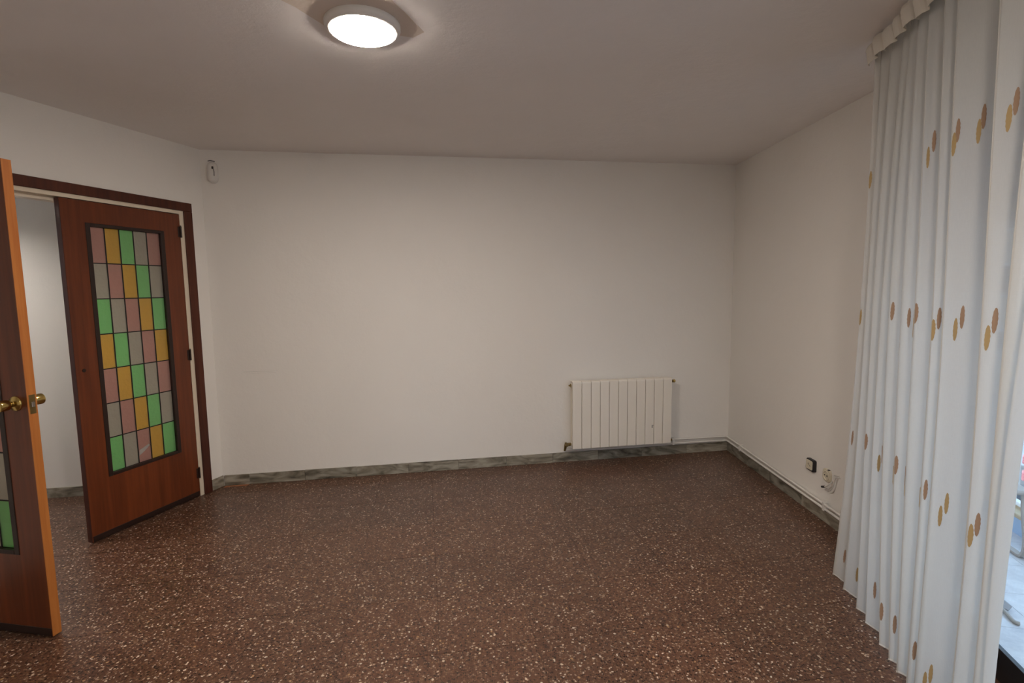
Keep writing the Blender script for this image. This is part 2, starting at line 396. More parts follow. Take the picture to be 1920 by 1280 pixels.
# ---------------------------------------------------------------- door frame
fr = empty('trim_1', FL, label='dark stained wooden casing with cream inner jamb around the doorway', cat='door frame', kind='structure')
SA, SB = .173, 1.723
m = MB().box(.108, SA, .0002, .014, 0, 2.042, .003); m.build('casing', M_dark, fr)
MB().box(SB, SB+.065, .0002, .014, 0, 2.042, .003).build('casing', M_dark, fr)
MB().box(.108, SB+.065, .0002, .014, 2.042, 2.101, .003).build('casing', M_dark, fr)
MB().box(.150, .203, -.11, .001, 0, 2.019).build('jamb', M_jamb, fr)
MB().box(1.693, 1.745, -.11, .001, 0, 2.019).build('jamb', M_jamb, fr)
MB().box(.150, 1.745, -.11, .001, 2.019, 2.07).build('jamb', M_jamb, fr)
MB().box(.203, 1.693, -.11, -.042, 1.997, 2.019).box(.203, .22, -.11, -.042, 0, 1.997).build('door_stop', M_jamb, fr)

# ---------------------------------------------------------------- glazed door leaves
PX0, PX1, PZ0, PZ1 = .149, .589, .386, 1.871
def build_leaf(name, M, ysgn, label, broken, knobs, front):
    """local x from hinge to free edge; slab occupies y in [0, .036*ysgn]"""
    e = empty(name, M, label=label, cat='door', kind='structure')
    y0, y1 = sorted((0, .036*ysgn))
    WD, X0, X1, Z0, Z1, ZB, ZT2 = .742, .122, .616, .366, 1.891, .006, 2.014
    m = MB().box(.0, X0, y0, y1, ZB, ZT2).box(X1, WD-.003, y0, y1, ZB, ZT2).box(X0, X1, y0, y1, ZB, Z0).box(X0, X1, y0, y1, Z1, ZT2)
    bmesh.ops.remove_doubles(m.bm, verts=m.bm.verts, dist=1e-5)
    m.build('leaf', M_leaf, e)
    MB().box(WD-.003, WD, y0, y1, ZB, ZT2).build('lipping', M_lit_edge if front else M_dark, e)  # light painted in: lamplit tone on the open leaf, dark on the closed
    MB().box(.004, WD-.006, y0-.0012, y1+.0012, ZB, ZB+.035, .001).build('bottom_strip', M_bead, e)  # dark strip across the bottom of the leaf
    yc = (y0+y1)/2
    for sgn in (-1, 1):
        ya, yb = sorted((yc+sgn*.004, yc+sgn*.021))
        m = MB().box(X0, PX0, ya, yb, Z0, Z1, .002).box(PX1, X1, ya, yb, Z0, Z1, .002).box(PX0, PX1, ya, yb, Z0, PZ0, .002).box(PX0, PX1, ya, yb, PZ1, Z1, .002)
        m.build('glazing_bead', M_bead, e)
    pw, ph = (PX1-PX0)/5, (PZ1-PZ0)/7
    for k in range(1, 5):
        x = PX0+pw*k; MB().box(x-.0032, x+.0032, yc-.005, yc+.005, PZ0, PZ1, .001).build('lead_came', M_lead, e)
    for k in range(1, 7):
        z = PZ0+ph*k; MB().box(PX0, PX1, yc-.0045, yc+.0045, z-.003, z+.003, .001).build('lead_came', M_lead, e)
    for r in range(7):
        for c in range(5):          # c counted from the free edge, r from the top
            x1 = PX1-pw*c; x0 = x1-pw; z1 = PZ1-ph*r; z0 = z1-ph
            mt = M_glass[(c-r) % 4]
            if broken and r == 6 and c == 2:
                # pink pane with a triangular shard missing
                def P(u, v): return (x1-u*pw, z1-v*ph)
                tri = [P(.06, .80), P(.10, .62), P(.88, .50), P(.97, .56), P(.5, .70)]
                outer = [P(0, 0), P(1, 0), P(1, 1), P(0, 1)]
                b = bmesh.new()
                pieces = [[P(0, 0), P(1, 0), P(1, .52), P(.97, .56), P(.88, .50), P(.10, .62), P(0, .6)],
                          [P(0, .6), P(.10, .62), P(.06, .80), P(.5, .70), P(.97, .56), P(1, .52), P(1, 1), P(0, 1)]]
                for q in pieces:
                    lo = [b.verts.new((px, yc-.002, pz)) for px, pz in q]; hi = [b.verts.new((px, yc+.002, pz)) for px, pz in q]
                    b.faces.new(lo); b.faces.new(hi)
                    for k in range(len(q)): b.faces.new((lo[k], lo[(k+1) % len(q)], hi[(k+1) % len(q)], hi[k]))
                bmesh.ops.recalc_face_normals(b, faces=b.faces[:])
                p = MB().add(b).build('glass_pane', mt, e); p['label'] = 'pink glass pane with a shard broken out'
            else:
                MB().box(x0+.0008, x1-.0008, yc-.002, yc+.002, z0+.0008, z1-.0008).build('glass_pane', mt, e)
    if knobs:
        for sgn in (-1, 1):
            ys = y0 if sgn < 0 else y1
            Mk = Matrix.Translation((WD-.060, ys, 1.03)) @ Matrix.Rotation(-sgn*math.pi/2, 4, 'X')
            k = MB().lathe([(.0, 0), (.032, 0), (.032, .003), (.029, .007), (.016, .011), (.0115, .014), (.0115, .026), (.020, .029), (.0225, .034), (.0235, .060), (.0225, .064), (.018, .0665), (0, .0665)], n=40).build('door_knob', M_brass, e, Mk, smooth=True)
        MB().box(WD-.0005, WD+.0012, yc-.012, yc+.012, .985, 1.065, .0005).build('latch_plate', M_brassd, e)
        MB().box(WD, WD+.007, yc-.006, yc+.006, 1.013, 1.035, .002).build('latch_bolt', M_steel, e)
    else:
        MB().lathe([(0, 0), (.010, 0), (.010, .003), (0, .003)], n=20).build('keyhole_plate', M_bead, e, Matrix.Translation((WD-.045, y1 if ysgn < 0 else y0, 1.035)) @ Matrix.Rotation(-math.pi/2, 4, 'X'))
    return e
H0 = L+dl*.2045
door1 = build_leaf('door_1', frame(H0, dl), -1, 'closed wooden door leaf with coloured leaded glass, next to the back wall', True, False, False)
for z in (.174, 1.038, 1.896):
    m = MB().tube([(-.002, .006, z-.038), (-.002, .006, z+.038)], .0055, 10).box(-.002, .018, .000, .002, z-.036, z+.036)
    m.lathe([(0, z+.038), (.004, z+.040), (.004, z+.043), (0, z+.045)], Matrix.Translation((-.002, .006, 0)), 10)
    m.build('hinge', M_bead, door1, smooth=True)
fc = Vector((-2.002, 2.100)); h2 = L+dl*1.690; u = (fc-h2).normalized(); h2 = fc-u*.742
build_leaf('door_2', frame(h2, u), 1, 'open wooden door leaf with brass knobs at the left edge of the view', False, True, True)

# ---------------------------------------------------------------- ceiling lamp
lc = Vector((-.560, 2.112))
def flush_lamp(x, y, label, st):
    t = empty('ceiling_lamp', Matrix.Translation((x, y, H)), label=label, cat='lamp')
    MB().lathe([(0, -.0002), (.141, -.0002), (.143, -.003), (.143, -.014), (.139, -.022), (.131, -.0285), (.125, -.030), (.1225, -.029), (.1225, -.016), (0, -.016)], n=72).build('lamp_rim', M_white, t, smooth=True)
    MB().lathe([(.1215, -.018), (.1215, -.031), (.117, -.0345), (.09, -.038), (.05, -.0395), (0, -.040)], n=64).build('lamp_diffuser', emis('lit_diffuser', LAMP_COL, st), t, smooth=True)
flush_lamp(lc.x, lc.y, 'round white flush ceiling lamp, switched on', LAMP)
flush_lamp(.45, .10, 'unseen round ceiling lamp added as fill near the viewpoint', LAMP*1.4)  # out-of-view lamp added to fill walls and ceiling

# unseen hallway downlight behind the left wall, added to brighten the hall
hl = empty('unseen_hall_lamp', Matrix.Translation((-3.75, 2.75, H)), label='unseen round white hallway lamp with a deep shade, added for the bright hall', cat='lamp')
MB().lathe([(0, -.0002), (.12, -.0002), (.17, -.03), (.17, -.17), (.165, -.17), (.165, -.035), (.12, -.008), (0, -.008)], n=48).build('lamp_shade', M_white, hl, smooth=True)
MB().lathe([(0, -.05), (.06, -.05), (.08, -.06), (.05, -.075), (0, -.08)], n=32).build('lamp_bulb', emis('lit_hall_bulb', (1, .93, .86), 265), hl, smooth=True)

# ---------------------------------------------------------------- radiator
rad = empty('radiator', FB @ Matrix.Translation((2.744, 0, 0)), label='cream eleven-section wall radiator under the bare back wall', cat='radiator')
NS, PW, RZ0, RZ1 = 11, .0797, .138, .706
def section():
    m = MB()
    m.box(.0018, PW-.0018, -.112, -.090, RZ0, RZ1-.012, .003, 2)                    # front plate
    b = bmesh.new()                                                            # curved head running back to the wall side
    prof = [(-.112, RZ1-.020), (-.110, RZ1-.006), (-.100, RZ1), (-.084, RZ1+.001), (-.076, RZ1-.003), (-.076, RZ1-.008), (-.084, RZ1-.006), (-.098, RZ1-.007), (-.103, RZ1-.012), (-.104, RZ1-.020)]
    A = [b.verts.new((.0015, y, z)) for y, z in prof]; B = [b.verts.new((PW-.0015, y, z)) for y, z in prof]
    b.faces.new(A); b.faces.new(B)
    for k in range(len(prof)): b.faces.new((A[k], A[(k+1) % len(prof)], B[(k+1) % len(prof)], B[k]))
    bmesh.ops.recalc_face_normals(b, faces=b.faces[:]); m.add(b)
    m.box(.0015, PW-.0015, -.060, -.034, RZ1-.007, RZ1-.002, .001)
    m.box(PW/2-.004, PW/2+.004, -.104, -.034, RZ0+.02, RZ1-.012)                   # web
    m.box(.012, PW-.012, -.080, -.077, RZ0+.03, RZ1-.03); m.box(.012, PW-.012, -.056, -.053, RZ0+.03, RZ1-.03)
    m.box(.004, PW-.004, -.036, -.032, RZ0+.01, RZ1-.02)                          # rear plate
    for z in (RZ0+.03, RZ1-.038): m.tube([(0, -.065, z), (PW, -.065, z)], .019, 14)
    return m.mesh('radiator_section', M_rad)
sec = section()
for k in range(NS): obj('radiator_section', sec, rad, Matrix.Translation((k*PW, 0, 0)))
XW = NS*PW
MB().box(XW-2.0*PW-.022, XW-2.0*PW-.010, -.1128, -.1119, .280, .305, .0002).box(XW-2.0*PW-.018, XW-2.0*PW-.004, -.1128, -.1119, .300, .306).build('paint_chip', mat('bare_metal_chip', (.35, .33, .30), .6), rad)
for x in (.16, .40, .64, .80):
    MB().box(x-.012, x+.012, -.055, 0, RZ1-.075, RZ1-.055).build('wall_bracket', M_rad, rad)
RX = Matrix.Rotation(math.pi/2, 4, 'Y')
MB().lathe([(0, -.003), (.0165, -.003), (.0165, .004), (.009, .007), (.006, .020), (0, .022)], n=6).build('blanking_plug', M_brassd, rad, Matrix.Translation((0, -.065, RZ1-.038)) @ Matrix.Rotation(-math.pi/2, 4, 'Y'))
v = MB().lathe([(0, 0), (.017, 0), (.017, .006), (.008, .008), (.008, .020), (.013, .022), (.013, .036), (.009, .040), (.004, .046), (0, .046)], n=14).build('air_vent', M_brassd, rad, Matrix.Translation((XW, -.065, RZ1-.038)) @ RX, smooth=True)
MB().lathe([(0, .0), (.0125, .0), (.0135, .004), (.0135, .016), (.010, .020), (0, .020)], n=20).build('vent_cap', M_brass, rad, Matrix.Translation((XW+.030, -.065, RZ1-.038)) @ RX, smooth=True)
m = MB().tube([(0, -.065, RZ0+.03), (-.042, -.065, RZ0+.03)], [.012, .009], 12).tube([(-.012, -.065, RZ0+.03), (-.024, -.065, RZ0+.03)], .0155, 6)
m.tube([(-.042, -.065, RZ0+.045), (-.046, -.062, RZ0+.02), (-.046, -.045, RZ0-.012), (-.046, -.03, RZ0-.030)], [.012, .012, .010, .009], 12)
m.tube([(-.042, -.065, RZ0+.03), (-.042, -.100, RZ0+.03)], [.012, .010], 10)
m.build('radiator_valve', M_brassd, rad, smooth=True)
m = MB().tube([(XW, -.065, RZ0+.012), (XW+.030, -.062, RZ0+.012)], .009, 12).tube([(XW+.006, -.065, RZ0+.012), (XW+.016, -.065, RZ0+.012)], .014, 6)
m.build('return_valve', M_brassd, rad, smooth=True)

# ---------------------------------------------------------------- heating pipes
def bp(s, y, z): return FB @ Vector((s, y, z))
def rp(s, y, z): return FR @ Vector((s, y, z))
def corner_pipe(start, yo, zb, zc, ze):
    cb = 4.2246
    pts = [bp(s_, yy, zz) for s_, yy, zz in start]
    pts += [bp(cb-.075, -yo, zc), bp(cb-.045, -yo, zc)]
    a = bp(cb-.045, -yo, zc); c = bp(cb-yo, -yo, zc); d = rp(.045+yo*.2, -yo, zc)
    for k in (.25, .5, .75): pts.append(a*(1-k)**2+c*2*k*(1-k)+d*k*k)
    pts += [d, rp(.08, -yo, zc), rp(.9, -yo, (zc+ze)/2), rp(1.72, -yo, ze)]
    return pts
t = tag(MB().tube(corner_pipe([(2.698, -.030, .108), (2.71, -.024, .1035), (2.73, -.022, .103), (3.5, -.022, .103)], .025, .103, .100, .092), .0076, 12).build('heating_pipe', M_pipe, smooth=True),
        'lower white heating pipe, lying on the marble skirting and passing under the radiator', 'pipe', 'heating pipes')
t2 = tag(MB().tube(corner_pipe([(3.652, -.058, .150), (3.665, -.045, .146), (3.685, -.026, .138), (3.70, -.022, .137)], .025, .138, .135, .119), .0076, 12).build('heating_pipe', M_pipe, smooth=True),
         'upper white heating pipe, starting at the right end of the radiator', 'pipe', 'heating pipes')
for nm, F, s, z0, z1, lab in (('pipe_clip', FB, 3.685, .090, .150, 'white double pipe clip on back wall right of the radiator'), ('pipe_clip', FR, .30, .086, .146, 'white double pipe clip near the room corner'), ('pipe_clip', FR, 1.463, .080, .137, 'pipe clip under the white socket')):
    m = MB().box(s-.010, s+.010, -.034, 0, z0, z1, .004, 2)
    tag(m.build(nm, M_pipe, M=F), lab, 'pipe clip', 'white clips holding the heating pipes')

# ---------------------------------------------------------------- sockets
def rbox(w, h, d, r=.012, bev=.003):
    b = bmesh.new(); pts = []
    for cx, cz, a0 in ((w/2-r, h/2-r, 0), (-w/2+r, h/2-r, 90), (-w/2+r, -h/2+r, 180), (w/2-r, -h/2+r, 270)):
        for k in range(5):
            a = math.radians(a0+k*22.5); pts.append((cx+r*math.cos(a), cz+r*math.sin(a)))
    v0 = [b.verts.new((x, 0, z)) for x, z in pts]; v1 = [b.verts.new((x, -d+bev, z)) for x, z in pts]
    v2 = [b.verts.new((x*(1-bev/(w/2)), -d, z*(1-bev/(h/2)))) for x, z in pts]
    n = len(pts)
    for a, c in ((v0, v1), (v1, v2)):
        for k in range(n): b.faces.new((a[k], a[(k+1) % n], c[(k+1) % n], c[k]))
    b.faces.new(v2); b.faces.new(v0); bmesh.ops.recalc_face_normals(b, faces=b.faces[:]); return b
e = empty('wall_socket', FR @ Matrix.Translation((1.285, 0, .310)), label='small ivory wall outlet with a black surround', cat='socket', group='sockets low on the right wall')
MB().add(rbox(.084, .078, .020, .012, .003)).build('surround', M_black, e)
ins = MB().add(rbox(.066, .060, .005, .010, .0015)).build('cover', M_ivory, e, Matrix.Translation((-.003, -.0195, .001)))
m = MB().tube([(-.014, -.0255, .004), (-.008, -.0255, .012), (-.002, -.0255, .008), (.000, -.0255, -.001)], .0012, 6).tube([(.006, -.0255, .001), (.009, -.0255, -.007), (.015, -.0255, -.007)], .0012, 6)
m.build('symbol', mat('grey_print', (.25, .22, .18), .6), ins).location = (.003, .0195, 0)
e = empty('wall_socket', FR @ Matrix.Translation((1.446, 0, .300)), label='rounded ivory two-pin power socket with a loose cable below', cat='socket', group='sockets low on the right wall')
MB().add(rbox(.080, .080, .012, .026, .004)).build('cover', M_ivory, e)
MB().lathe([(0, .0), (.030, .0), (.030, .004), (.024, .004), (.022, .001), (0, .001)], n=28).build('socket_well', M_ivory, e, Matrix.Translation((.002, -.0125, 0)) @ Matrix.Rotation(math.pi/2, 4, 'X'))
for x in (-.011, .013):
    MB().lathe([(0, 0), (.0042, 0), (.0042, .002), (0, .002)], n=12).build('pin_hole', M_black, e, Matrix.Translation((x, -.0140, 0)) @ Matrix.Rotation(math.pi/2, 4, 'X'))
MB().box(.012, .026, -.013, -.002, .036, .041, .001).build('dark_chip', M_black, e)
def sm(pts, n=6):
    P = [Vector(p) for p in pts]; outp = []
    for i in range(len(P)-1):
        a, b, c, d = P[max(i-1, 0)], P[i], P[i+1], P[min(i+2, len(P)-1)]
        for k in range(n):
            t_ = k/n; outp.append(.5*((2*b)+(-a+c)*t_+(2*a-5*b+4*c-d)*t_**2+(-a+3*b-3*c+d)*t_**3))
    return outp+[P[-1]]
e = empty('aerial_cable', FR @ Matrix.Translation((1.446, 0, .24)), label='loose pale cable curling from the wall with a dark plug end', cat='cable')
MB().tube(sm([(.118, .002, .083), (.100, -.012, .082), (.092, -.016, .060), (.088, -.018, .030), (.070, -.02, -.005), (.045, -.02, -.022), (.035, -.018, -.030)]), .0034, 8).build('cable', M_cable, e, smooth=True)
MB().tube(sm([(.112, .002, .090), (.090, -.006, .090), (.072, -.008, .086)]), .0024, 8).build('wire_end', M_cable, e, smooth=True)
MB().tube(sm([(.050, -.003, .040), (.046, -.018, .020), (.030, -.024, .002), (.010, -.026, -.010)]), .0038, 8).build('cable', M_cable, e, smooth=True)
MB().tube([(.012, -.026, -.009), (-.012, -.028, -.017)], [.0075, .0065], 12).build('plug', M_black, e, smooth=True)

# ---------------------------------------------------------------- motion detector
e = empty('motion_detector', FB @ Matrix.Translation((.083, 0, 2.338)), label='small white motion detector high in the left corner', cat='detector')
b = bmesh.new(); rings = []
for k in range(13):
    a = k/12; z = -.075+.15*a; wv = .033*(1-abs(2*a-1)**5)**.5+.002 if 0 < k < 12 else .012
    dp = (.030+.022*math.sin(math.pi*min(1, a*.9+.15)))*(1 if 0 < k < 12 else .6)
    rings.append([b.verts.new((wv*math.cos(q), -max(0, dp*math.sin(q)**.7) if math.sin(q) > 0 else 0, z)) for q in [math.pi*j/14 for j in range(15)]])
for a, c in zip(rings, rings[1:]):
    for j in range(14): b.faces.new((a[j], a[j+1], c[j+1], c[j]))
    b.faces.new((a[0], c[0], c[14], a[14]))
b.faces.new(rings[0]); b.faces.new(rings[-1]); bmesh.ops.recalc_face_normals(b, faces=b.faces[:])
MB().add(b).build('housing', M_white, e, smooth=True)
MB().box(.008, .020, -.053, -.044, .018, .036, .003, 2).build('lens', M_black, e)
MB().tube([(.019, -.048, .018), (.022, -.046, .0), (.021, -.046, -.030)], .0024, 8).build('lens_slot', mat('slot_grey', (.12, .11, .10), .5), e, smooth=True)
MB().tube([(-.020, -.030, .0765), (0, -.040, .0785), (.026, -.030, .0735)], .0028, 8).build('top_seam', M_black, e, smooth=True)

# ---------------------------------------------------------------- curtain
TZ=(0.04,1.35,2.47)
TIPS=([.01,.142,.293,.395,.535,.623,.69,.761,.805,1.003,1.10,1.152],
      [.163,.23,.30,.379,.448,.54,.632,.745,.811,1.014,1.12,1.188],
      [.185,.24,.327,.424,.47,.52,.596,.70,.779,.986,1.16,1.36])
DEP=([.045,.05,.05,.05,.045,.04,.045,.03,.075,.06,.05],
     [.03,.035,.04,.035,.045,.045,.05,.04,.075,.055,.05],
     [.026,.04,.04,.034,.03,.04,.035,.045,.045,.045,.04])
def lerp3(a,z):
    z0,z1,z2=TZ
    # smooth quadratic through three values
    l0=(z-z1)*(z-z2)/((z0-z1)*(z0-z2)); l1=(z-z0)*(z-z2)/((z1-z0)*(z1-z2)); l2=(z-z0)*(z-z1)/((z2-z0)*(z2-z1))
    return a[0]*l0+a[1]*l1+a[2]*l2
def cloth(t,z):
    """t in 0..11 (fold parameter) -> world x,y of the curtain"""
    i=min(int(t),10); f=t-i
    a=lerp3([TIPS[k][i] for k in range(3)],z); b=lerp3([TIPS[k][i+1] for k in range(3)],z)
    d=max(.008,lerp3([DEP[k][i] for k in range(3)],z))
    g=f-.10*math.sin(4*math.pi*f)
    s=a+(b-a)*g
    o=d*(1-math.cos(2*math.pi*f))/2 + .004*math.sin(7*t+2*z) + .0035*math.sin(math.pi*f)*math.sin(5*math.pi*f+.9*i+.8*z)
    if i==0 and f<.5: o=o*.8
    x=1.590+s*-.243+o*.97; y=2.462+s*-.97+o*-.243
    return x,y

NT, NZ = 264, 60
Z0c, Z1c = .035, 2.47
def sheet(name, z0, z1, nz, mt, parent, off=0.0, t0=0, t1=11, nt_=NT):
    vs_, fs, uvs = [], [], []
    for i in range(nt_+1):
        t_ = t0+(t1-t0)*i/nt_
        for j in range(nz+1):
            z = z0+(z1-z0)*j/nz; x, y = cloth(min(t_, 10.9999), z); vs_.append((x-off*.97, y+off*.243, z)); uvs.append((t_*.19, z))
    for i in range(nt_):
        for j in range(nz):
            a = i*(nz+1)+j; fs.append((a, a+nz+1, a+nz+2, a+1))
    me = bpy.data.meshes.new(name); me.from_pydata(vs_, [], fs); me.materials.append(mt)
    ul = me.uv_layers.new(name='UVMap')
    for lp in me.loops: ul.data[lp.index].uv = uvs[lp.vertex_index]
    for p in me.polygons: p.use_smooth = True
    return obj(name, me, parent)
cur = tag(empty('curtain', Matrix.Identity(4)), 'full-length sheer off-white curtain with small brown leaf embroidery', 'curtain')
sheet('curtain_cloth', Z0c, Z1c, NZ, M_sheer, cur)
sheet('hem', Z0c-.001, Z0c+.006, 1, M_hem, cur, .0008)
def motif(t0, z0, mt, h=.036, wd=.0072):
    e_ = .01; a = Vector(cloth(t0-e_, z0)); b_ = Vector(cloth(min(t0+e_, 10.99), z0)); dt = wd/max((b_-a).length/(2*e_), .06)
    dt = min(dt, .16)
    n1, n2 = 6, 10; vs_ = []; fs = []
    for j in range(n2+1):
        v = -1+2*j/n2; hw = math.sqrt(max(0, 1-v*v*.97))*(1 if j % 2 else .86)
        for i in range(n1+1):
            uu = -1+2*i/n1; x, y = cloth(max(0, t0+dt*uu*hw), z0+h*v+.006*uu*hw); vs_.append((x-.0015*.97, y+.0015*.243, z0+h*v+.006*uu*hw))
    for j in range(n2):
        for i in range(n1): a = j*(n1+1)+i; fs.append((a, a+1, a+n1+2, a+n1+1))
    me = bpy.data.meshes.new('embroidered_leaf'); me.from_pydata(vs_, [], fs); me.materials.append(mt); return obj('embroidered_leaf', me, cur)
MOT = [(9.263, 1.96), (9.225, 1.92), (8.312, 1.97), (8.287, 1.93), (8.162, 1.95), (8.125, 1.91), (6.288, 1.96), (6.213, 1.91), (0.188, 1.92), (9.238, 1.37), (9.188, 1.32), (8.25, 1.37), (8.213, 1.33), (7.263, 1.36), (7.138, 1.32), (6.088, 1.37), (5.938, 1.32), (5.213, 1.35), (4.138, 1.37), (0.175, 1.33), (0.238, 0.77), (2.138, 0.8), (3.963, 0.8), (3.238, 0.74), (5.113, 0.79), (4.938, 0.75), (5.938, 0.78), (5.938, 0.74), (7.188, 0.77), (6.938, 0.74), (8.225, 0.76), (8.188, 0.71), (9.225, 0.77), (9.162, 0.73), (0.325, 0.17), (1.325, 0.15), (3.25, 0.2), (4.15, 0.17), (5.2, 0.18), (7.213, 0.18), (8.213, 0.15), (8.175, 0.11)]
for k, (t_, z_) in enumerate(MOT):
    hi = any(abs(z_-r) < .025 for r in (1.95, 1.37, .79, .19)) and z_ not in (1.93,)
    motif(t_, z_, M_brown if hi else M_ochre)
# gathered heading tape: thick box pleats
vs_, fs = [], []
NP = 15; n_ = NP*8
def tape_pt(i, z, th):
    s = .150+(1.36-.150)*(i/n_+.006*math.sin(i*.37)); ph = (i % 8)/8; k = i//8
    o_ = {0: .0, 1: .013, 2: .015, 3: .014, 4: .012, 5: .010, 6: .001, 7: -.005}[i % 8]*(.7+.6*((k*37 % 10)/10))
    zz = z+(.006*math.sin(k*2.1)+.004*(ph-.5))
    off = -.016-o_+th; lean = -.016*(z-2.44)/.035
    return (1.590+(s+lean)*-.243+off*.97, 2.462+(s+lean)*-.97+off*-.243, zz)
for i in range(n_+1):
    for z in (2.398, 2.425, 2.466, 2.482): vs_.append(tape_pt(i, z, 0 if z < 2.47 else .006))
for i in range(n_):
    for j in range(3): a = i*4+j; fs.append((a, a+4, a+5, a+1))
me = bpy.data.meshes.new('header_tape'); me.from_pydata(vs_, [], fs); me.materials.append(M_tape)
ht = obj('header_tape', me, cur); sd = ht.modifiers.new('thick', 'SOLIDIFY'); sd.thickness = .002; sd.offset = 1
FC = frame((1.590, 2.462), dw)
rail = tag(empty('curtain_rail', FC), 'white curtain rail on the ceiling behind the heading tape', 'curtain rail')
MB().box(.14, 3.2, .006, .030, 2.482, 2.4998, .002).build('track', M_white, rail)
for k in range(14):
    MB().box(.20+k*.085, .206+k*.085, .008, .028, 2.455, 2.483, .001).build('glider', M_white, rail)

# ---------------------------------------------------------------- balcony door (window_1)
win = empty('window_1', FW, label='sliding glass balcony door in black aluminium behind the curtain', cat='window', kind='structure')
MB().box(.60, 3.1, .0, .018, 0, .12, .001).build('bottom_rail', M_alu, win)
MB().box(.60, 3.1, -.002, .078, 2.24, 2.30, .003).build('top_rail', M_alu, win)
for a, b_, y in ((.60, .66, .0), (1.50, 1.56, .0), (3.04, 3.10, .0)): MB().box(a, b_, y, y+.030, .12, 2.24, .003).build('stile', M_alu, win)
MB().box(.66, 1.50, .008, .013, .12, 2.24).build('glass_pane', M_clear, win)
MB().box(1.56, 3.04, .008, .013, .12, 2.24).build('glass_pane', M_clear, win)

shu = empty('unseen_shutter', FW, label='unseen beige shutter added outside the balcony door to darken the upper curtain', cat='shutter')  # added out of view to keep daylight off the upper curtain
slm = MB().box(.62, 3.08, .082, .092, 0, .043, .003).mesh('slat', mat('shutter_slat', (.42, .36, .29), .6))
for k in range(13): obj('slat', slm, shu, Matrix.Translation((0, 0, 1.72+k*.0445)))
MB().box(.60, .62, .078, .098, .12, 2.30).build('guide_rail', M_alu, shu); MB().box(3.08, 3.10, .078, .098, .12, 2.30).build('guide_rail', M_alu, shu)

# ---------------------------------------------------------------- balcony
M_bt = mat('balcony_tile', (.62, .60, .60), .5); p_ = pos(M_bt); LK(M_bt, ramp(M_bt, noise(M_bt, p_, 9, 5, .7), [(.35, (.55, .53, .54)), (.6, (.72, .69, .68))]), BS(M_bt).inputs['Base Color'])
M_bj = mat('balcony_joint', (.25, .24, .25), .9)
M_coping = mat('tan_coping', (.55, .42, .26), .7); M_kerb = mat('pale_blue_kerb', (.38, .50, .66), .6); M_rail = mat('white_railing', (.85, .86, .86), .4)
bal = tag(MB().box(-1.2, 4.2, .030, 1.0, -.18, -.0305).build('floor_balcony', M_bj, M=FW), 'pale tiled floor of the balcony outside', 'floor', kind='structure')
bt = MB().box(-.149, .149, -.149, .149, -.03, -.02).mesh('tile', M_bt)
for i in range(-4, 14):
    for j in range(3):
        obj('tile', bt, bal, Matrix.Translation((.20+i*.30, .227+j*.30, 0)))
par = empty('balcony_railing', FW, label='low kerb with tan coping and white railing at the balcony edge', cat='railing')
MB().box(-1.2, 4.2, .88, 1.0, -.03, .085).build('kerb', M_kerb, par)
MB().box(-1.2, 4.2, .86, 1.02, .0855, .112, .004).build('coping', M_coping, par)
MB().box(-1.2, 4.2, .92, .95, .125, .150, .003).build('bottom_bar', M_rail, par)
MB().box(-1.2, 4.2, .91, .96, 1.0, 1.04, .006).build('top_bar', M_rail, par)
for k in range(7): MB().box(-1.18+k*.88, -1.14+k*.88, .92, .95, .112, 1.0, .003).build('post', M_rail, par)
for k in range(6): MB().box(-1.13+k*.88, -.31+k*.88, .931, .939, .150, 1.0).build('glass_panel', M_clear, par)
slab = tag(MB().box(-1.2, 4.2, .16, 1.15, 2.42, 2.60).build('ceiling_balcony', mat('overhang_render', (.50, .45, .40), .9), M=FW), 'concrete underside of the balcony above', 'ceiling', kind='structure')

# garden chair with bent flat runners, only its near foot and runner in view
M_rattan = mat('weathered_beige_arm', (.42, .36, .31), .6)
M_tip = mat('foot_cap', (.45, .38, .28), .6)
ch = empty('garden_chair', Matrix.Translation((2.76, 2.68, -.02)) @ Matrix.Rotation(math.atan2(.97, .243), 4, 'Z'), label='weathered beige garden chair with curved legs on the balcony', cat='chair')
def strap(pts, w_, th, mt, name, parent):
    """flat bent strap, width along local y"""
    P = sm(pts, 6); b = bmesh.new(); prev = None
    for i, p in enumerate(P):
        d = (P[min(i+1, len(P)-1)]-P[max(i-1, 0)]).normalized(); sd_ = Vector((0, 1, 0)); n2 = d.cross(sd_).normalized()
        q = [b.verts.new(p+sd_*w_/2*a+n2*th/2*c) for a, c in ((-1, -1), (1, -1), (1, 1), (-1, 1))]
        if prev:
            for k in range(4): b.faces.new((prev[k], prev[(k+1) % 4], q[(k+1) % 4], q[k]))
        else: b.faces.new(q)
        prev = q
    b.faces.new(prev); bmesh.ops.recalc_face_normals(b, faces=b.faces[:]); return MB().add(b).build(name, mt, parent)
for y in (0, .36):
    strap([(.015, y, .36), (.0, y, .24), (-.028, y, .10), (-.010, y, .02), (.06, y, .010), (.30, y, .012), (.40, y, .06), (.40, y, .36)], .034, .012, M_rattan, 'leg', ch)
    MB().tube(sm([(-.07, y-.02, .26), (-.085, y-.02, .12), (-.055, y-.02, .05), (.0, y-.02, .02)]), .005, 8).build('wire_brace', M_steel, ch)
MB().box(-.03, .44, -.02, .38, .36, .385, .008).build('seat', M_rattan, ch)
strap([(.42, .18, .37), (.48, .18, .55), (.54, .18, .74)], .38, .015, M_rattan, 'backrest', ch)

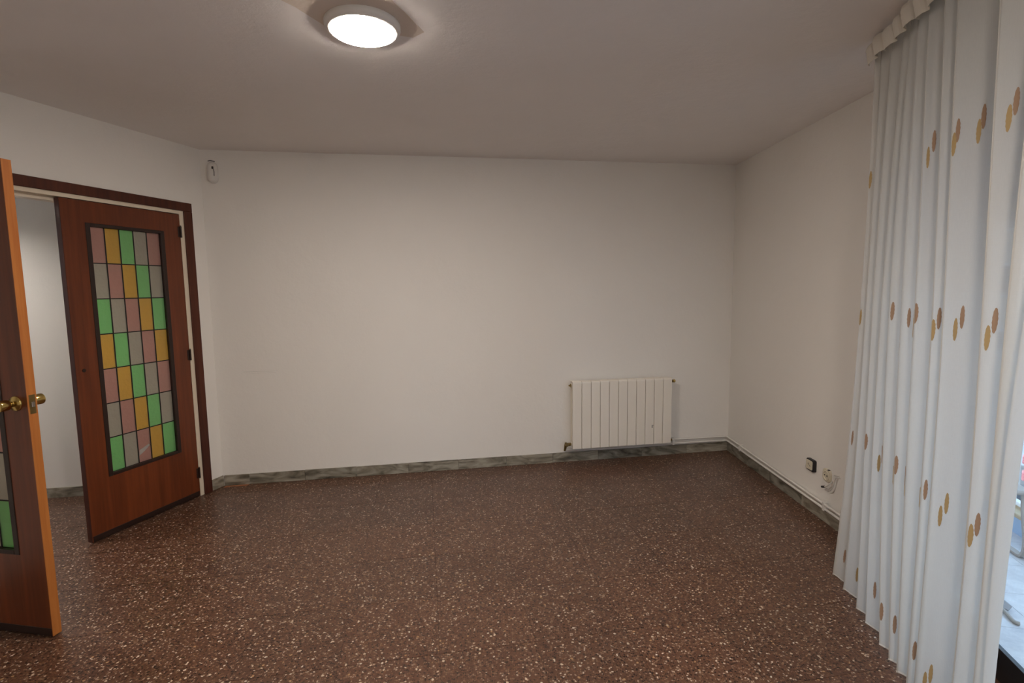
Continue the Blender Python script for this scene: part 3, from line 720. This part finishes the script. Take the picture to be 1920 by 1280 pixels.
# small folded parasol foot lying on the tiles, cut by the curtain edge
pf = empty('wooden_stick', Matrix.Translation((2.20, 2.14, -.02)), label='beige curved wooden stick with a cloth flap lying on balcony tiles', cat='stick')
MB().tube(sm([(.13, .36, .022), (.06, .18, .020), (.022, .080, .014), (.006, .028, .010), (-.003, -.004, .009), (.008, -.016, .009)]), [.0075]*24+[.0085]*6+[.007], 10).build('stick', M_rattan, pf, smooth=True)
MB().prism([(.15, .24), (.082, .143), (.070, .087), (.028, .060), (.026, .078), (.07, .20)], .0165, .021).build('cloth_flap', cloth_mat('flap_cloth', (.42, .39, .38), .2), pf)

# ---------------------------------------------------------------- street below
ZS = -3.2
M_asph = mat('asphalt', (.33, .33, .36), .9)
st = tag(MB().box(-62, 60, 3.0, 60, ZS-.1, ZS).build('street', M_asph, M=FW), 'grey street below the balcony', 'street', kind='structure')
M_fac = plaster('facade_render', (.62, .55, .46), (.55, .48, .40)); M_pane = mat('dark_window', (.05, .06, .08), .15)
def facade(x0, x1, y, h, label, mt):
    e = empty('apartment_building', FW @ Matrix.Translation((x0, y, ZS)), label=label, cat='building')
    MB().box(0, x1-x0, 0, 6, 0, h).build('wall', mt, e)
    n_f = int(h//3); n_c = int((x1-x0)//2.8)
    fm = MB().box(-.65, .65, -.05, .04, 0, 1.5, .02).mesh('window', M_rail); pm = MB().box(-.55, .55, -.06, -.045, .1, 1.4).mesh('pane', M_pane)
    for a in range(n_f):
        for c in range(n_c):
            w_ = obj('window', fm, e, Matrix.Translation((1.5+c*2.8, 0, 1.0+a*3))); obj('pane', pm, w_)
    MB().box(-.1, x1-x0+.1, -.2, 6.1, h, h+.3).build('cornice', M_rail, e)
facade(-58, -8.2, 15, 13.5, 'beige apartment block across the street, farther one', M_fac)
facade(-7.4, 14, 15, 13, 'brownish apartment block straight across the street', plaster('facade_render_b', (.50, .40, .33), (.44, .36, .30)))
car = empty('car', Matrix.Translation((12.33, 9.22, ZS)) @ Matrix.Rotation(math.radians(-45), 4, 'Z'), label='blue car parked in the street below the balcony', cat='car')
M_car = mat('blue_car_paint', (.08, .14, .50), .25, coat=.6)
prof = [(-2.0, .35), (-2.05, .75), (-1.95, .95), (-1.55, 1.0), (-1.05, 1.42), (.35, 1.45), (1.0, 1.0), (1.8, .88), (2.05, .65), (2.05, .35)]
b = bmesh.new()
A = [b.verts.new((x, -.82 if z < 1.1 else -.66, z)) for x, z in prof]; B = [b.verts.new((x, .82 if z < 1.1 else .66, z)) for x, z in prof]
b.faces.new(A); b.faces.new(B)
for k in range(len(prof)): b.faces.new((A[k], A[(k+1) % len(prof)], B[(k+1) % len(prof)], B[k]))
bmesh.ops.recalc_face_normals(b, faces=b.faces[:]); bmesh.ops.bevel(b, geom=b.edges[:], offset=.05, segments=2, affect='EDGES')
MB().add(b).build('body', M_car, car, smooth=True)
for x in (-1.25, 1.3):
    for y in (-.80, .80):
        MB().lathe([(0, -.1), (.22, -.1), (.31, -.09), (.32, 0), (.31, .09), (.22, .1), (0, .1)], n=24).build('wheel', M_black, car, Matrix.Translation((x, y, .32)) @ Matrix.Rotation(math.pi/2, 4, 'X'), smooth=True)
MB().box(-2.13, -1.95, -.80, .80, .22, .58, .03).build('bumper', M_black, car)
for y in (-.68, .68): MB().box(-2.09, -2.02, y-.12, y+.12, .66, .84, .02).build('tail_light', mat('red_lens', (.6, .04, .05), .3), car)
for y in (-.755, .755):
    MB().prism([(-1.35, 1.02), (-1.0, 1.36), (.30, 1.38), (.80, 1.02)], -.03, .03, Matrix.Translation((0, y, 0)) @ Matrix.Rotation(math.pi/2, 4, 'X')).build('side_window', M_pane, car)
